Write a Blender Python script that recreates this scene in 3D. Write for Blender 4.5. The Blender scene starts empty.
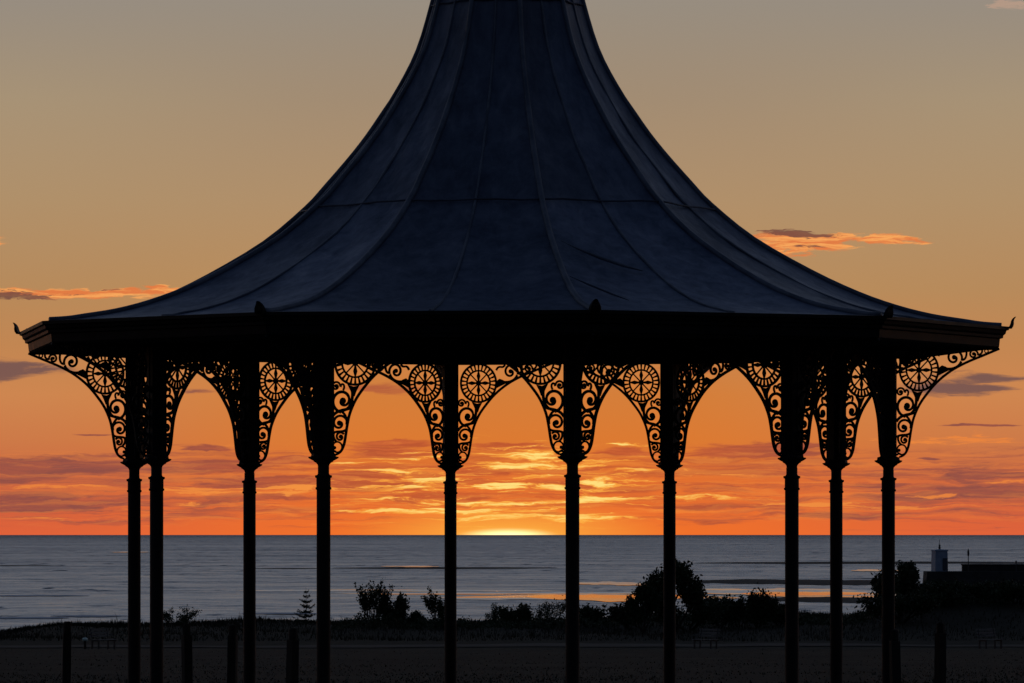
import bpy, math, random
import numpy as np
from math import sin, cos, pi, radians, sqrt, atan2

scene = bpy.context.scene
COL = scene.collection

# ------------------------------------------------------------------ helpers
def srgb(r, g, b):
    f = lambda c: (c/255)/12.92 if c/255 <= .04045 else ((c/255+.055)/1.055)**2.4
    return (f(r), f(g), f(b), 1.0)

def link(o, parent=None):
    COL.objects.link(o)
    if parent is not None:
        o.parent = parent
    return o

def tag(o, label=None, cat=None, group=None, kind=None):
    if label: o['label'] = label
    if cat: o['category'] = cat
    if group: o['group'] = group
    if kind: o['kind'] = kind
    return o

def empty(name, loc=(0, 0, 0), rz=0.0):
    o = bpy.data.objects.new(name, None)
    o.empty_display_size = .2
    o.location = loc
    o.rotation_euler = (0, 0, rz)
    return link(o)

class MB:
    """collects vertices and faces of one mesh"""
    def __init__(self):
        self.v = []; self.f = []
    def add(self, vs, fs):
        b = len(self.v)
        self.v += [tuple(p) for p in vs]
        self.f += [tuple(i+b for i in f) for f in fs]
    def box(self, x0, x1, y0, y1, z0, z1):
        self.add([(x0,y0,z0),(x1,y0,z0),(x1,y1,z0),(x0,y1,z0),(x0,y0,z1),(x1,y0,z1),(x1,y1,z1),(x0,y1,z1)],
                 [(0,3,2,1),(4,5,6,7),(0,1,5,4),(1,2,6,5),(2,3,7,6),(3,0,4,7)])
    def lathe(self, prof, n=16, rot=0.0, cap=True):
        vs = []; fs = []
        for r, z in prof:
            for k in range(n):
                a = rot + 2*pi*k/n
                vs.append((r*sin(a), -r*cos(a), z))
        m = len(prof)
        for i in range(m-1):
            for k in range(n):
                k2 = (k+1) % n
                fs.append((i*n+k, i*n+k2, (i+1)*n+k2, (i+1)*n+k))
        if cap:
            fs.append(tuple(range(n-1, -1, -1)))
            fs.append(tuple((m-1)*n+k for k in range(n)))
        self.add(vs, fs)
    def tube(self, pts, radii, n=6, cap=True):
        pts = [np.array(p, float) for p in pts]
        vs = []; fs = []
        up = np.array((.13, .27, .95))
        for i, p in enumerate(pts):
            d = pts[min(i+1, len(pts)-1)] - pts[max(i-1, 0)]
            d = d/(np.linalg.norm(d)+1e-9)
            a = np.cross(d, up)
            if np.linalg.norm(a) < .05: a = np.cross(d, np.array((1., .1, 0)))
            a /= np.linalg.norm(a); b = np.cross(d, a)
            r = radii[i] if hasattr(radii, '__len__') else radii
            for k in range(n):
                t = 2*pi*k/n
                vs.append(p + r*(cos(t)*a + sin(t)*b))
        for i in range(len(pts)-1):
            for k in range(n):
                k2 = (k+1) % n
                fs.append((i*n+k, i*n+k2, (i+1)*n+k2, (i+1)*n+k))
        if cap:
            fs.append(tuple(range(n-1, -1, -1)))
            fs.append(tuple((len(pts)-1)*n+k for k in range(n)))
        self.add(vs, fs)
    # flat cast-iron work in the X-Z plane, thickness along Y
    def stroke(self, pts, w, t):
        n = len(pts); vs = []; fs = []
        for i in range(n):
            x0, z0 = pts[max(i-1, 0)]; x1, z1 = pts[min(i+1, n-1)]
            dx, dz = x1-x0, z1-z0
            L = sqrt(dx*dx+dz*dz) or 1
            nx, nz = -dz/L, dx/L
            ww = (w[i] if hasattr(w, '__len__') else w)/2
            x, z = pts[i]
            vs += [(x+nx*ww, -t/2, z+nz*ww), (x-nx*ww, -t/2, z-nz*ww), (x-nx*ww, t/2, z-nz*ww), (x+nx*ww, t/2, z+nz*ww)]
        for i in range(n-1):
            for k in range(4):
                k2 = (k+1) % 4
                fs.append((4*i+k, 4*i+k2, 4*i+4+k2, 4*i+4+k))
        fs += [(3,2,1,0), tuple(4*(n-1)+k for k in range(4))]
        self.add(vs, fs)
    def plate(self, pts, t):
        n = len(pts)
        vs = [(x, -t/2, z) for x, z in pts] + [(x, t/2, z) for x, z in pts]
        fs = [tuple(range(n)), tuple(range(2*n-1, n-1, -1))]
        for i in range(n):
            j = (i+1) % n
            fs.append((i, n+i, n+j, j))
        self.add(vs, fs)
    def disc(self, cx, cz, r, t, n=12):
        self.plate([(cx+r*cos(2*pi*k/n), cz+r*sin(2*pi*k/n)) for k in range(n)], t)
    def ring(self, cx, cz, r, w, t, n=32):
        vs = []; fs = []
        for k in range(n):
            a = 2*pi*k/n
            for rr, y in ((r-w/2,-t/2),(r+w/2,-t/2),(r+w/2,t/2),(r-w/2,t/2)):
                vs.append((cx+rr*cos(a), y, cz+rr*sin(a)))
        for k in range(n):
            k2 = (k+1) % n
            for j in range(4):
                j2 = (j+1) % 4
                fs.append((4*k+j, 4*k+j2, 4*k2+j2, 4*k2+j))
        self.add(vs, fs)
    def build(self, name, mat, parent=None, smooth=False):
        me = bpy.data.meshes.new(name)
        me.from_pydata(self.v, [], self.f)
        me.update()
        if smooth:
            me.polygons.foreach_set('use_smooth', [True]*len(me.polygons))
        me.materials.append(mat)
        return link(bpy.data.objects.new(name, me), parent)

def fix_normals(o):
    import bmesh
    bm = bmesh.new(); bm.from_mesh(o.data)
    bmesh.ops.recalc_face_normals(bm, faces=bm.faces)
    bm.to_mesh(o.data); bm.free()
    return o

# node expressions -----------------------------------------------------------
class NT:
    def __init__(self, tree): self.t = tree
    def new(self, typ, **kw):
        n = self.t.nodes.new(typ)
        for k, v in kw.items(): setattr(n, k, v)
        return n
    def set(self, sock, v):
        if isinstance(v, bpy.types.NodeSocket): self.t.links.new(v, sock)
        else: sock.default_value = v
    def math(self, op, a, b=None, c=None, clamp=False):
        n = self.new('ShaderNodeMath', operation=op, use_clamp=clamp)
        self.set(n.inputs[0], a)
        if b is not None: self.set(n.inputs[1], b)
        if c is not None: self.set(n.inputs[2], c)
        return n.outputs[0]
    def vmath(self, op, a, b=None, c=None):
        n = self.new('ShaderNodeVectorMath', operation=op)
        self.set(n.inputs[0], a)
        if b is not None: self.set(n.inputs[1], b)
        if c is not None: self.set(n.inputs[2], c)
        return n.outputs['Value'] if op in ('LENGTH', 'DOT_PRODUCT') else n.outputs[0]
    def comb(self, x, y, z=0.0):
        n = self.new('ShaderNodeCombineXYZ')
        for i, v in enumerate((x, y, z)): self.set(n.inputs[i], v)
        return n.outputs[0]
    def sep(self, v):
        n = self.new('ShaderNodeSeparateXYZ'); self.set(n.inputs[0], v)
        return n.outputs
    def noise(self, vec, scale=1.0, detail=4.0, rough=.55, dist=0.0, color=False, dims='3D'):
        n = self.new('ShaderNodeTexNoise', noise_dimensions=dims)
        self.set(n.inputs['Vector'], vec)
        n.inputs['Scale'].default_value = scale
        n.inputs['Detail'].default_value = detail
        n.inputs['Roughness'].default_value = rough
        n.inputs['Distortion'].default_value = dist
        return n.outputs['Color' if color else 'Fac']
    def remap(self, v, a, b, c=0.0, d=1.0, kind='SMOOTHSTEP'):
        n = self.new('ShaderNodeMapRange', interpolation_type=kind)
        for i, x in enumerate((v, a, b, c, d)): self.set(n.inputs[i], x)
        return n.outputs[0]
    def ramp(self, fac, stops, interp='LINEAR'):
        n = self.new('ShaderNodeValToRGB')
        self.set(n.inputs[0], fac)
        cr = n.color_ramp; cr.interpolation = interp
        while len(cr.elements) < len(stops): cr.elements.new(.5)
        for e, (p, c) in zip(cr.elements, stops):
            e.position = p; e.color = c
        return n.outputs[0]
    def mix(self, f, a, b, blend='MIX'):
        n = self.new('ShaderNodeMix', data_type='RGBA', blend_type=blend)
        self.set(n.inputs[0], f); self.set(n.inputs[6], a); self.set(n.inputs[7], b)
        return n.outputs[2]

def material(name):
    m = bpy.data.materials.new(name)
    m.use_nodes = True
    m.node_tree.nodes.clear()
    nt = NT(m.node_tree)
    out = nt.new('ShaderNodeOutputMaterial')
    bs = nt.new('ShaderNodeBsdfPrincipled')
    m.node_tree.links.new(bs.outputs[0], out.inputs[0])
    return m, nt, bs

def simple(name, c1, c2, scale=3.0, rough=.6, rough2=None, spec=.5, bump=0.0, bscale=None, stretch=(1,1,1), metal=0.0):
    m, nt, bs = material(name)
    tc = nt.new('ShaderNodeTexCoord').outputs['Object']
    v = nt.vmath('MULTIPLY', tc, stretch)
    n = nt.noise(v, scale, 6, .6)
    f = nt.remap(n, .3, .7)
    nt.set(bs.inputs['Base Color'], nt.mix(f, (*c1, 1), (*c2, 1)))
    nt.set(bs.inputs['Roughness'], nt.remap(n, .3, .7, rough, rough2 if rough2 else rough, 'LINEAR'))
    bs.inputs['Specular IOR Level'].default_value = spec
    bs.inputs['Metallic'].default_value = metal
    if bump:
        b = nt.new('ShaderNodeBump'); b.inputs['Strength'].default_value = 1.0
        b.inputs['Distance'].default_value = bump
        nt.set(b.inputs['Height'], nt.noise(v, bscale or scale*6, 4, .6))
        nt.set(bs.inputs['Normal'], b.outputs[0])
    return m

# ------------------------------------------------------------------ geometry constants
F = 5452.0                    # focal length in pixels
E = 2.1                       # eye height over the bandstand's ground
YH = 526.0                    # row of the eye level (the sea horizon dips below it)
SEA = E - 10.0                # sea level
RE = 7.43e6                   # earth radius with refraction
D = 64.3; R = 4.5; TH0 = radians(9.2); CX = (507.3-512)/F*D

def X(px, d): return (px-512)/F*d
def Z(py, d): return E - (py-YH)/F*d

# ------------------------------------------------------------------ camera
cam = bpy.data.cameras.new('camera')
co = link(bpy.data.objects.new('camera', cam))
co.location = (0, 0, E); co.rotation_euler = (pi/2, 0, 0)
cam.sensor_width = 36; cam.lens = F/1024*36
cam.shift_y = (YH-341.5)/1024
cam.clip_start = 1; cam.clip_end = 120000
scene.camera = co

# ------------------------------------------------------------------ materials
M = {}
M['iron'] = simple('black_painted_iron', (.009,.008,.009), (.016,.014,.015), 9, .55, .75, .15, .0015, 60)
M['iron_flat'] = simple('black_painted_casting', (.010,.0095,.010), (.018,.016,.016), 12, .55, .75, .15)
M['timber_dark'] = simple('dark_soffit_boards', (.012,.011,.012), (.02,.018,.017), 5, .7, .9, .25)
M['fascia'] = simple('weathered_gloss_fascia_paint', (.010,.0095,.0095), (.018,.017,.016), 4, .42, .55, .08)
M['stone'] = simple('grey_plinth_stone', (.16,.155,.15), (.24,.23,.21), 2.5, .85, .95, .3, .006, 14)
M['post'] = simple('dark_weathered_timber', (.02,.017,.014), (.035,.03,.025), 8, .8, .95, .25, .003, 30, (1,1,.2))
M['bench'] = simple('weathered_bench_slats', (.13,.125,.115), (.2,.19,.175), 6, .6, .8, .4, .002, 40, (.2,1,1))
M['bench_iron'] = simple('bench_end_iron', (.02,.02,.02), (.03,.03,.03), 10, .5, .6)
M['bark'] = simple('dark_bark', (.03,.024,.018), (.055,.045,.035), 10, .9, 1.0, .2, .004, 30)
M['leaf'] = simple('dark_green_leaves', (.018,.028,.010), (.04,.055,.02), 2.2, .65, .8, .25)
M['needle'] = simple('spruce_needles', (.015,.026,.012), (.028,.042,.02), 4, .7, .85, .2)
M['grass'] = simple('marram_blades', (.014,.016,.008), (.032,.03,.017), .35, .75, .9, .2)
M['lawn'] = simple('lawn_blades', (.018,.021,.012), (.042,.042,.03), .22, .9, 1.0, .1)
M['white'] = simple('pale_blue_white_render', (.26,.33,.42), (.36,.42,.50), 1.2, .6, .8, .4)
M['dark_door'] = simple('dark_blue_door', (.05,.06,.08), (.07,.08,.10), 4, .5, .6)
M['pierstone'] = simple('dark_harbour_stone', (.035,.033,.03), (.07,.065,.06), .35, .9, 1.0, .2, .05, 1.5)
M['mast'] = simple('dark_mast_metal', (.03,.03,.033), (.05,.05,.053), 4, .5, .6)
M['pale_green'] = simple('pale_green_paint', (.6,.8,.7), (.7,.85,.76), 8, .5, .6)
M['wetsand'] = simple('wet_dark_sand', (.03,.027,.024), (.055,.048,.04), .03, .8, .95, .15, .05, .3, (1,4,1))

def roof_material():
    m, nt, bs = material('weathered_blue_grey_lead')
    tc = nt.new('ShaderNodeTexCoord').outputs['Object']
    x, y, z = nt.sep(tc)[:3]
    big = nt.noise(tc, 1.1, 5, .6)
    streak = nt.noise(nt.vmath('MULTIPLY', tc, (4.5, 4.5, .35)), 1.3, 7, .65, .4)
    fine = nt.noise(tc, 22, 5, .7)
    f = nt.math('ADD', nt.math('MULTIPLY', big, .45), nt.math('MULTIPLY', streak, .55))
    c = nt.ramp(f, [(.34, (.030,.050,.082,1)), (.46, (.068,.094,.138,1)), (.56, (.105,.135,.185,1)), (.68, (.18,.205,.245,1))])
    # each sheet of lead has weathered to its own tone
    pan = nt.math('FLOOR', nt.math('MULTIPLY', nt.math('SUBTRACT', nt.math('ARCTAN2', x, nt.math('MULTIPLY', y, -1.0)), TH0), 10/pi))
    row = nt.math('ADD', nt.math('GREATER_THAN', z, E+3.70), nt.math('GREATER_THAN', z, E+6.12))
    wn_ = nt.new('ShaderNodeTexWhiteNoise', noise_dimensions='2D')
    nt.set(wn_.inputs['Vector'], nt.comb(pan, row))
    tone = nt.remap(wn_.outputs[0], 0, 1, .68, 1.30, 'LINEAR')
    c = nt.mix(1.0, c, nt.comb(tone, tone, nt.math('MULTIPLY', tone, 1.08)), 'MULTIPLY')
    stain = nt.remap(nt.noise(nt.vmath('MULTIPLY', tc, (2.2,2.2,1.2)), 2.1, 8, .7), .58, .72)
    c = nt.mix(nt.math('MULTIPLY', stain, .5), c, (.036,.036,.048,1))
    c = nt.mix(nt.math('MULTIPLY', nt.remap(fine, .5, .8), .25), c, (.2,.22,.26,1))
    nt.set(bs.inputs['Base Color'], c)
    nt.set(bs.inputs['Roughness'], nt.remap(f, .3, .7, .62, .45, 'LINEAR'))
    bs.inputs['Specular IOR Level'].default_value = .35
    b = nt.new('ShaderNodeBump'); b.inputs['Distance'].default_value = .012
    nt.set(b.inputs['Height'], nt.math('ADD', nt.noise(tc, 2.6, 3, .5), nt.math('MULTIPLY', nt.noise(tc, 14, 4, .6), .18)))
    nt.set(bs.inputs['Normal'], b.outputs[0])
    return m
M['roof'] = roof_material()
M['joint_and_shade'] = simple('dull_lead_joint_and_crease_shade', (.03,.042,.065), (.08,.10,.14), 2.5, .6, .8, .3)
M['seam'] = simple('lead_roll', (.05,.068,.10), (.15,.175,.22), 3, .42, .6, .45, .004, 18)

def ground_material():
    m, nt, bs = material('rough_links_turf')
    tc = nt.new('ShaderNodeTexCoord').outputs['Object']
    y = nt.sep(tc)[1]
    n1 = nt.noise(nt.vmath('MULTIPLY', tc, (.25, .08, .25)), 1.0, 6, .6)
    n2 = nt.noise(tc, 6, 5, .7)
    lawn = nt.ramp(n1, [(.3, (.008,.010,.007,1)), (.5, (.013,.015,.010,1)), (.72, (.026,.026,.019,1))])
    lawn = nt.mix(nt.math('MULTIPLY', nt.remap(n2, .45, .75), .35), lawn, (.03,.034,.016,1))
    rough = nt.ramp(n1, [(.3, (.011,.012,.007,1)), (.7, (.022,.021,.014,1))])
    sand = nt.ramp(n1, [(.3, (.12,.10,.075,1)), (.7, (.2,.17,.13,1))])
    c = nt.mix(nt.remap(y, 241, 246), lawn, rough)
    c = nt.mix(nt.remap(y, 315, 335), c, sand)
    nt.set(bs.inputs['Base Color'], c)
    bs.inputs['Roughness'].default_value = .95
    bs.inputs['Specular IOR Level'].default_value = .1
    b = nt.new('ShaderNodeBump'); b.inputs['Distance'].default_value = .05
    nt.set(b.inputs['Height'], n2); nt.set(bs.inputs['Normal'], b.outputs[0])
    return m
M['ground'] = ground_material()
M['path'] = simple('worn_earth_path', (.022,.021,.02), (.05,.047,.043), .5, .9, 1.0, .15, .01, 8)

def water_material(name, calm):
    """calm: 0 open rippled sea, 1 shallow pool with some ripple, 2 still shallows"""
    m, nt, bs = material(name)
    tc = nt.new('ShaderNodeTexCoord').outputs['Object']
    bs.inputs['IOR'].default_value = 1.33
    bs.inputs['Base Color'].default_value = (.014,.024,.045,1)
    y = nt.sep(tc)[1]
    wide = nt.noise(nt.vmath('MULTIPLY', tc, (.006, .020, 1)), 1.0, 7, .66, .4)
    thin = nt.noise(nt.vmath('MULTIPLY', tc, (.022, .13, 1)), 1.0, 6, .66, .3)
    f = nt.math('ADD', nt.math('MULTIPLY', wide, .5), nt.math('MULTIPLY', thin, .5))
    g = nt.remap(f, .40, .60)                       # wind-ruffled patches and slicks
    c1 = nt.vmath('SUBTRACT', nt.noise(nt.vmath('MULTIPLY', tc, (.16, .30, 1)), 1.0, 2, .6, 0, True), (.5,.5,.5))
    c2 = nt.vmath('SUBTRACT', nt.noise(nt.vmath('MULTIPLY', tc, (1.3, 2.1, 1)), 1.0, 2, .6, 0, True), (.5,.5,.5))
    slope = nt.vmath('ADD', nt.vmath('MULTIPLY', c1, (.30,.55,0)), nt.vmath('MULTIPLY', c2, (.35,.50,0)))
    if calm == 0:
        amp = nt.math('MULTIPLY', nt.remap(g, 0, 1, .52, 1.12, 'LINEAR'), nt.math('MULTIPLY', nt.remap(y, 550, 2200, .75, 1.0), nt.remap(y, 2500, 9000, 1.0, 1.7)))
        crest = nt.remap(nt.noise(nt.vmath('MULTIPLY', tc, (.17, .030, 1)), 1.0, 3, .6), .58, .70)
        crest = nt.math('MULTIPLY', crest, nt.remap(nt.noise(nt.vmath('MULTIPLY', tc, (.008, .006, 1)), 1.0, 3, .6), .42, .62))
        lean = nt.math('ADD', nt.math('MULTIPLY', amp, -.17), nt.math('MULTIPLY', crest, -.32))   # faces of the swell turned to the shore
        r = .22
    elif calm == 1:
        amp = nt.remap(g, .15, .8, .03, .55); lean = nt.math('MULTIPLY', amp, -.16); r = .10
    else:
        amp = nt.remap(g, .35, 1.0, .010, .10); lean = nt.math('MULTIPLY', amp, -.14); r = .07
    sv = nt.vmath('MULTIPLY', slope, nt.comb(amp, amp, amp))
    nrm = nt.vmath('NORMALIZE', nt.vmath('ADD', sv, nt.comb(0, lean, 1.0)))
    bs.inputs['Roughness'].default_value = r
    nt.set(bs.inputs['Normal'], nrm)
    return m
M['sea'] = water_material('rippled_sea', 0)
M['pool_soft'] = water_material('rippled_shallows', 1)
M['pool'] = water_material('still_shallows', 2)
M['foam'] = simple('breaking_foam', (.55,.58,.62), (.7,.72,.75), .6, .9, 1.0, .2)

# ------------------------------------------------------------------ the bandstand
# profile of the roof: (corner radius, height over the eye)
PROF = [(5.89,2.315),(5.60,2.335),(5.37,2.37),(4.99,2.433),(4.585,2.538),(4.135,2.70),(3.584,2.96),(2.915,3.345),(2.41,3.754),
        (2.168,4.01),(1.836,4.386),(1.588,4.71),(1.29,5.17),(1.066,5.61),(.90,6.15),(.78,6.65),(.66,7.15),(.52,7.6),(.34,7.95),(.14,8.15)]
def prof_r(z):
    zs = [p[1] for p in PROF]; rs = [p[0] for p in PROF]
    return float(np.interp(z, zs, rs))
# smooth resample (Catmull-Rom through the measured points)
def catmull(P, sub=3):
    out = []
    for i in range(len(P)-1):
        p0 = np.array(P[max(i-1,0)]); p1 = np.array(P[i]); p2 = np.array(P[i+1]); p3 = np.array(P[min(i+2,len(P)-1)])
        for k in range(sub):
            t = k/sub
            out.append(tuple(.5*((2*p1)+(-p0+p2)*t+(2*p0-5*p1+4*p2-p3)*t*t+(-p0+3*p1-3*p2+p3)*t**3)))
    out.append(tuple(P[-1]))
    return out
PR = catmull(PROF, 3)
stand = empty('bandstand', (CX, D, 0))
tag(stand, 'tall ten-sided Victorian bandstand with flared lead roof on slim iron columns', 'bandstand')

rng = random.Random(4)
def ang(i): return TH0 + i*pi/5
def corner(r, i, z): a = ang(i); return np.array((r*sin(a), -r*cos(a), z))

def build_roof():
    mb = MB(); NS = 10           # ten strips across each of the ten faces
    npr = len(PR)
    def dent(i, t, z):
        return .010*sin(7.1*t+i*2.3+z*3.0)*sin(z*5.1+i) + .006*sin(17*t+z*9+i*5)
    vs = []
    for (r, z) in PR:
        for i in range(10):
            a = corner(r, i, z+E); b = corner(r, i+1, z+E)
            for k in range(NS):
                t = k/NS
                p = a*(1-t)+b*t
                sag = (-.022*(1-abs((t*2) % 1*2-1))**.0*0 + dent(i, t, z)*(1 if k else .0))*(min(1, r/2.0))
                # sheets sag slightly between hip and middle seam
                s = abs(sin(2*pi*t))
                sag -= .03*s*min(1, r/3)
                n = np.array((sin(ang(i+.5))*.35, -cos(ang(i+.5))*.35, .93))
                vs.append(p+n*sag)
    n = 10*NS; fs = []
    for j in range(npr-1):
        for k in range(n):
            k2 = (k+1) % n
            fs.append((j*n+k, j*n+k2, (j+1)*n+k2, (j+1)*n+k))
    fs.append(tuple((npr-1)*n+k for k in range(n)))
    mb.add(vs, fs)
    roof = mb.build('roof', M['roof'], stand)
    # hip rolls and flat mid-face seams
    for i in range(10):
        h = MB()
        h.tube([corner(r+.004, i, z+E+.012) for r, z in PR[1:]], [.034 if r > 1.4 else .028 for r, z in PR[1:]], 8)
        h.build('hip_roll', M['seam'], roof, True)
        s = MB()
        s.tube([(corner(r, i, z+E+.004)+corner(r, i+1, z+E+.004))/2 for r, z in PR[2:-3]], [.016+.003*sin(j*1.7+i) for j in range(len(PR)-5)], 6)
        s.build('standing_seam', M['seam'], roof, True)
    for zc in (3.70, 6.12):
        g = MB()
        r = prof_r(zc)
        pts = [corner(r+.006, i, zc+E+.01+.012*sin(i*2.1)) for i in range(10)]
        dense = []
        for i in range(10):
            for t in np.linspace(0, 1, 7)[:-1]:
                dense.append(pts[i]*(1-t)+pts[(i+1) % 10]*t + np.array((0,0,.008*sin(9*t+i))))
        dense.append(dense[0])
        g.tube(dense, .011, 6)
        g.build('lap_joint', M['joint_and_shade'], roof, True)
    # a patched dent on the front face
    pt = MB()
    a0 = corner(prof_r(3.35), 0, 0); b0 = corner(prof_r(3.35), 1, 0)
    def onface(t, z):
        r = prof_r(z); p = corner(r, 0, z+E)*(1-t)+corner(r, 1, z+E)*t
        return p+np.array((sin(ang(.5))*.012, -cos(ang(.5))*.012, .022))
    pt.tube([onface(.05, 3.18), onface(.14, 3.08), onface(.24, 2.98), onface(.34, 2.89), onface(.42, 2.83)], [.004,.012,.019,.018,.006], 6)
    pt.build('roof_crease', M['seam'], roof, True)
    pt = MB()
    pt.tube([onface(.02, 2.74), onface(.09, 2.64), onface(.16, 2.53), onface(.20, 2.45)], [.004,.012,.012,.004], 6)
    pt.build('roof_crease', M['joint_and_shade'], roof, True)  # darker lead colour stands in for the shade in this crease
    # ball and spike on the peak
    f = MB()
    f.lathe([(.16,E+8.1),(.2,E+8.18),(.1,E+8.26),(.09,E+8.4),(.19,E+8.5),(.23,E+8.62),(.18,E+8.75),(.06,E+8.82),(.04,E+9.2),(.015,E+9.7)], 16)
    f.build('roof_finial', M['seam'], roof, True)
    return roof
roof = build_roof()

# eaves fascia: a ten-sided moulding
fa = MB()
fa.lathe([(5.70,E+2.068),(5.775,E+2.068),(5.79,E+2.085),(5.80,E+2.175),(5.835,E+2.185),(5.84,E+2.215),(5.865,E+2.235),(5.875,E+2.27),(5.905,E+2.28),(5.905,E+2.318),(5.80,E+2.325)], 10, TH0, cap=False)
fascia = fa.build('eaves_fascia', M['fascia'], stand)
so = MB()
so.lathe([(5.76,E+2.072),(4.60,E+2.075),(4.60,E+2.12),(5.76,E+2.118)], 10, TH0, cap=False)
so.build('soffit', M['timber_dark'], stand)
ce = MB()
ce.lathe([(5.72,E+2.20),(4.6,E+2.262),(4.3,E+2.30),(1.0,E+2.9),(.02,E+3.0)], 10, TH0, cap=False)
ce.build('ceiling', M['timber_dark'], stand)
# corner ornaments along the gutter
def antefix_mesh():
    mb = MB()
    # leaf curling outwards: side profile (outward x, height z) with a width
    P = [(0,-.01,.13),(.024,.02,.14),(.036,.05,.13),(.04,.075,.11),(.052,.10,.075),(.072,.12,.045),(.085,.128,.02)]
    vs = []; fs = []
    for i, (x, z, w) in enumerate(P):
        th = .035*(1-i/len(P))+.008
        for sx, sy in ((0,-1),(0,1),(1,1),(1,-1)):
            vs.append((x+sx*th-.03, sy*w/2*(.8 if sx else 1), z))
    for i in range(len(P)-1):
        for k in range(4):
            k2 = (k+1) % 4
            fs.append((4*i+k, 4*i+k2, 4*i+4+k2, 4*i+4+k))
    fs += [(3,2,1,0), tuple(4*(len(P)-1)+k for k in range(4))]
    mb.add(vs, fs)
    o = mb.build('corner_ornament', M['iron'], stand)
    return fix_normals(o)
orn = antefix_mesh()
for i in range(10):
    if i == 8: continue            # one ornament has broken off
    o = orn if i == 0 else link(orn.copy(), stand)
    a = ang(i)
    o.location = (5.92*sin(a), -5.92*cos(a), E+2.305)
    o.rotation_euler = (0, 0, a-pi/2)

# ring beams between the post heads
bm_ = MB()
for i in range(10):
    pass
half = R*sin(pi/10)
beam_m = MB(); beam_m.box(-half+.092, half-.092, -.075, .075, E+2.07, E+2.27)
beam_m.box(-half+.092, half-.092, -.10, .10, E+2.052, E+2.0695)
beam0 = beam_m.build('ring_beam', M['iron_flat'], stand)
for i in range(10):
    b = beam0 if i == 0 else link(beam0.copy(), stand)
    a = ang(i+.5); ra = R*cos(pi/10)
    b.location = (ra*sin(a), -ra*cos(a), 0); b.rotation_euler = (0, 0, a)

# columns
def column():
    c = MB()
    c.lathe([(.077,.02),(.077,E+.40),(.088,E+.405),(.09,E+.425),(.08,E+.43),(.08,E+.53),(.094,E+.536),(.096,E+.558),(.07,E+.566),(.063,E+.58),(.063,E+.655)], 16)
    shaft = c.build('column', M['iron'], stand, False)
    k = MB()
    k.lathe([(.062,E+.655),(.067,E+.68),(.085,E+.70),(.108,E+.712),(.112,E+.722),(.125,E+.727),(.150,E+.74),(.168,E+.752),(.170,E+.764),(.14,E+.77),(.135,E+.80),(.10,E+.812)], 8, pi/8)
    k.build('capital', M['iron'], shaft)
    p = MB()
    p.box(-.088,.088,-.088,.088,E+.805,E+2.28)
    p.build('post_head', M['iron_flat'], shaft)
    b = MB()
    b.lathe([(.15,.0),(.15,.045),(.125,.055),(.12,.09),(.095,.10),(.078,.12)], 8, pi/8)
    b.build('column_base', M['iron'], shaft)
    return shaft
def copy_tree(o, parent):
    c = link(o.copy(), parent)
    for ch in list(o.children): copy_tree(ch, c)
    return c
col0 = column()
cols = [col0]+[copy_tree(col0, stand) for _ in range(9)]
for i, c in enumerate(cols):
    a = ang(i); c.location = (R*sin(a), -R*cos(a), 0); c.rotation_euler = (0, 0, a)

# cast-iron bracket (in the plane X outwards, Z up; heights over the eye are offset by E)
def spiral(cx, cz, r0, r1, a0, turns, n=26):
    out = []
    for i in range(n+1):
        t = i/n
        r = r0+(r1-r0)*t**1.25
        a = a0+turns*2*pi*t
        out.append((cx+r*cos(a), cz+E+r*sin(a)))
    return out
def bez(p0, p1, p2, p3, n=10):
    out = []
    for i in range(n+1):
        t = i/n; s = 1-t
        out.append((s**3*p0[0]+3*s*s*t*p1[0]+3*s*t*t*p2[0]+t**3*p3[0], E+s**3*p0[1]+3*s*s*t*p1[1]+3*s*t*t*p2[1]+t**3*p3[1]))
    return out
RIB = [(.135,.785),(.175,.80),(.215,.835),(.245,.90),(.262,.98),(.285,1.12),(.317,1.25),(.385,1.395),(.478,1.522),(.605,1.66),(.77,1.785),(.96,1.883),(1.17,1.965),(1.375,2.045)]
RIBS = [(x, z+E) for x, z in catmull(RIB, 4)]
class TK:
    def __init__(s, t): s.t = t
    def __call__(s): s.t += .00035; return s.t
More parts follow.
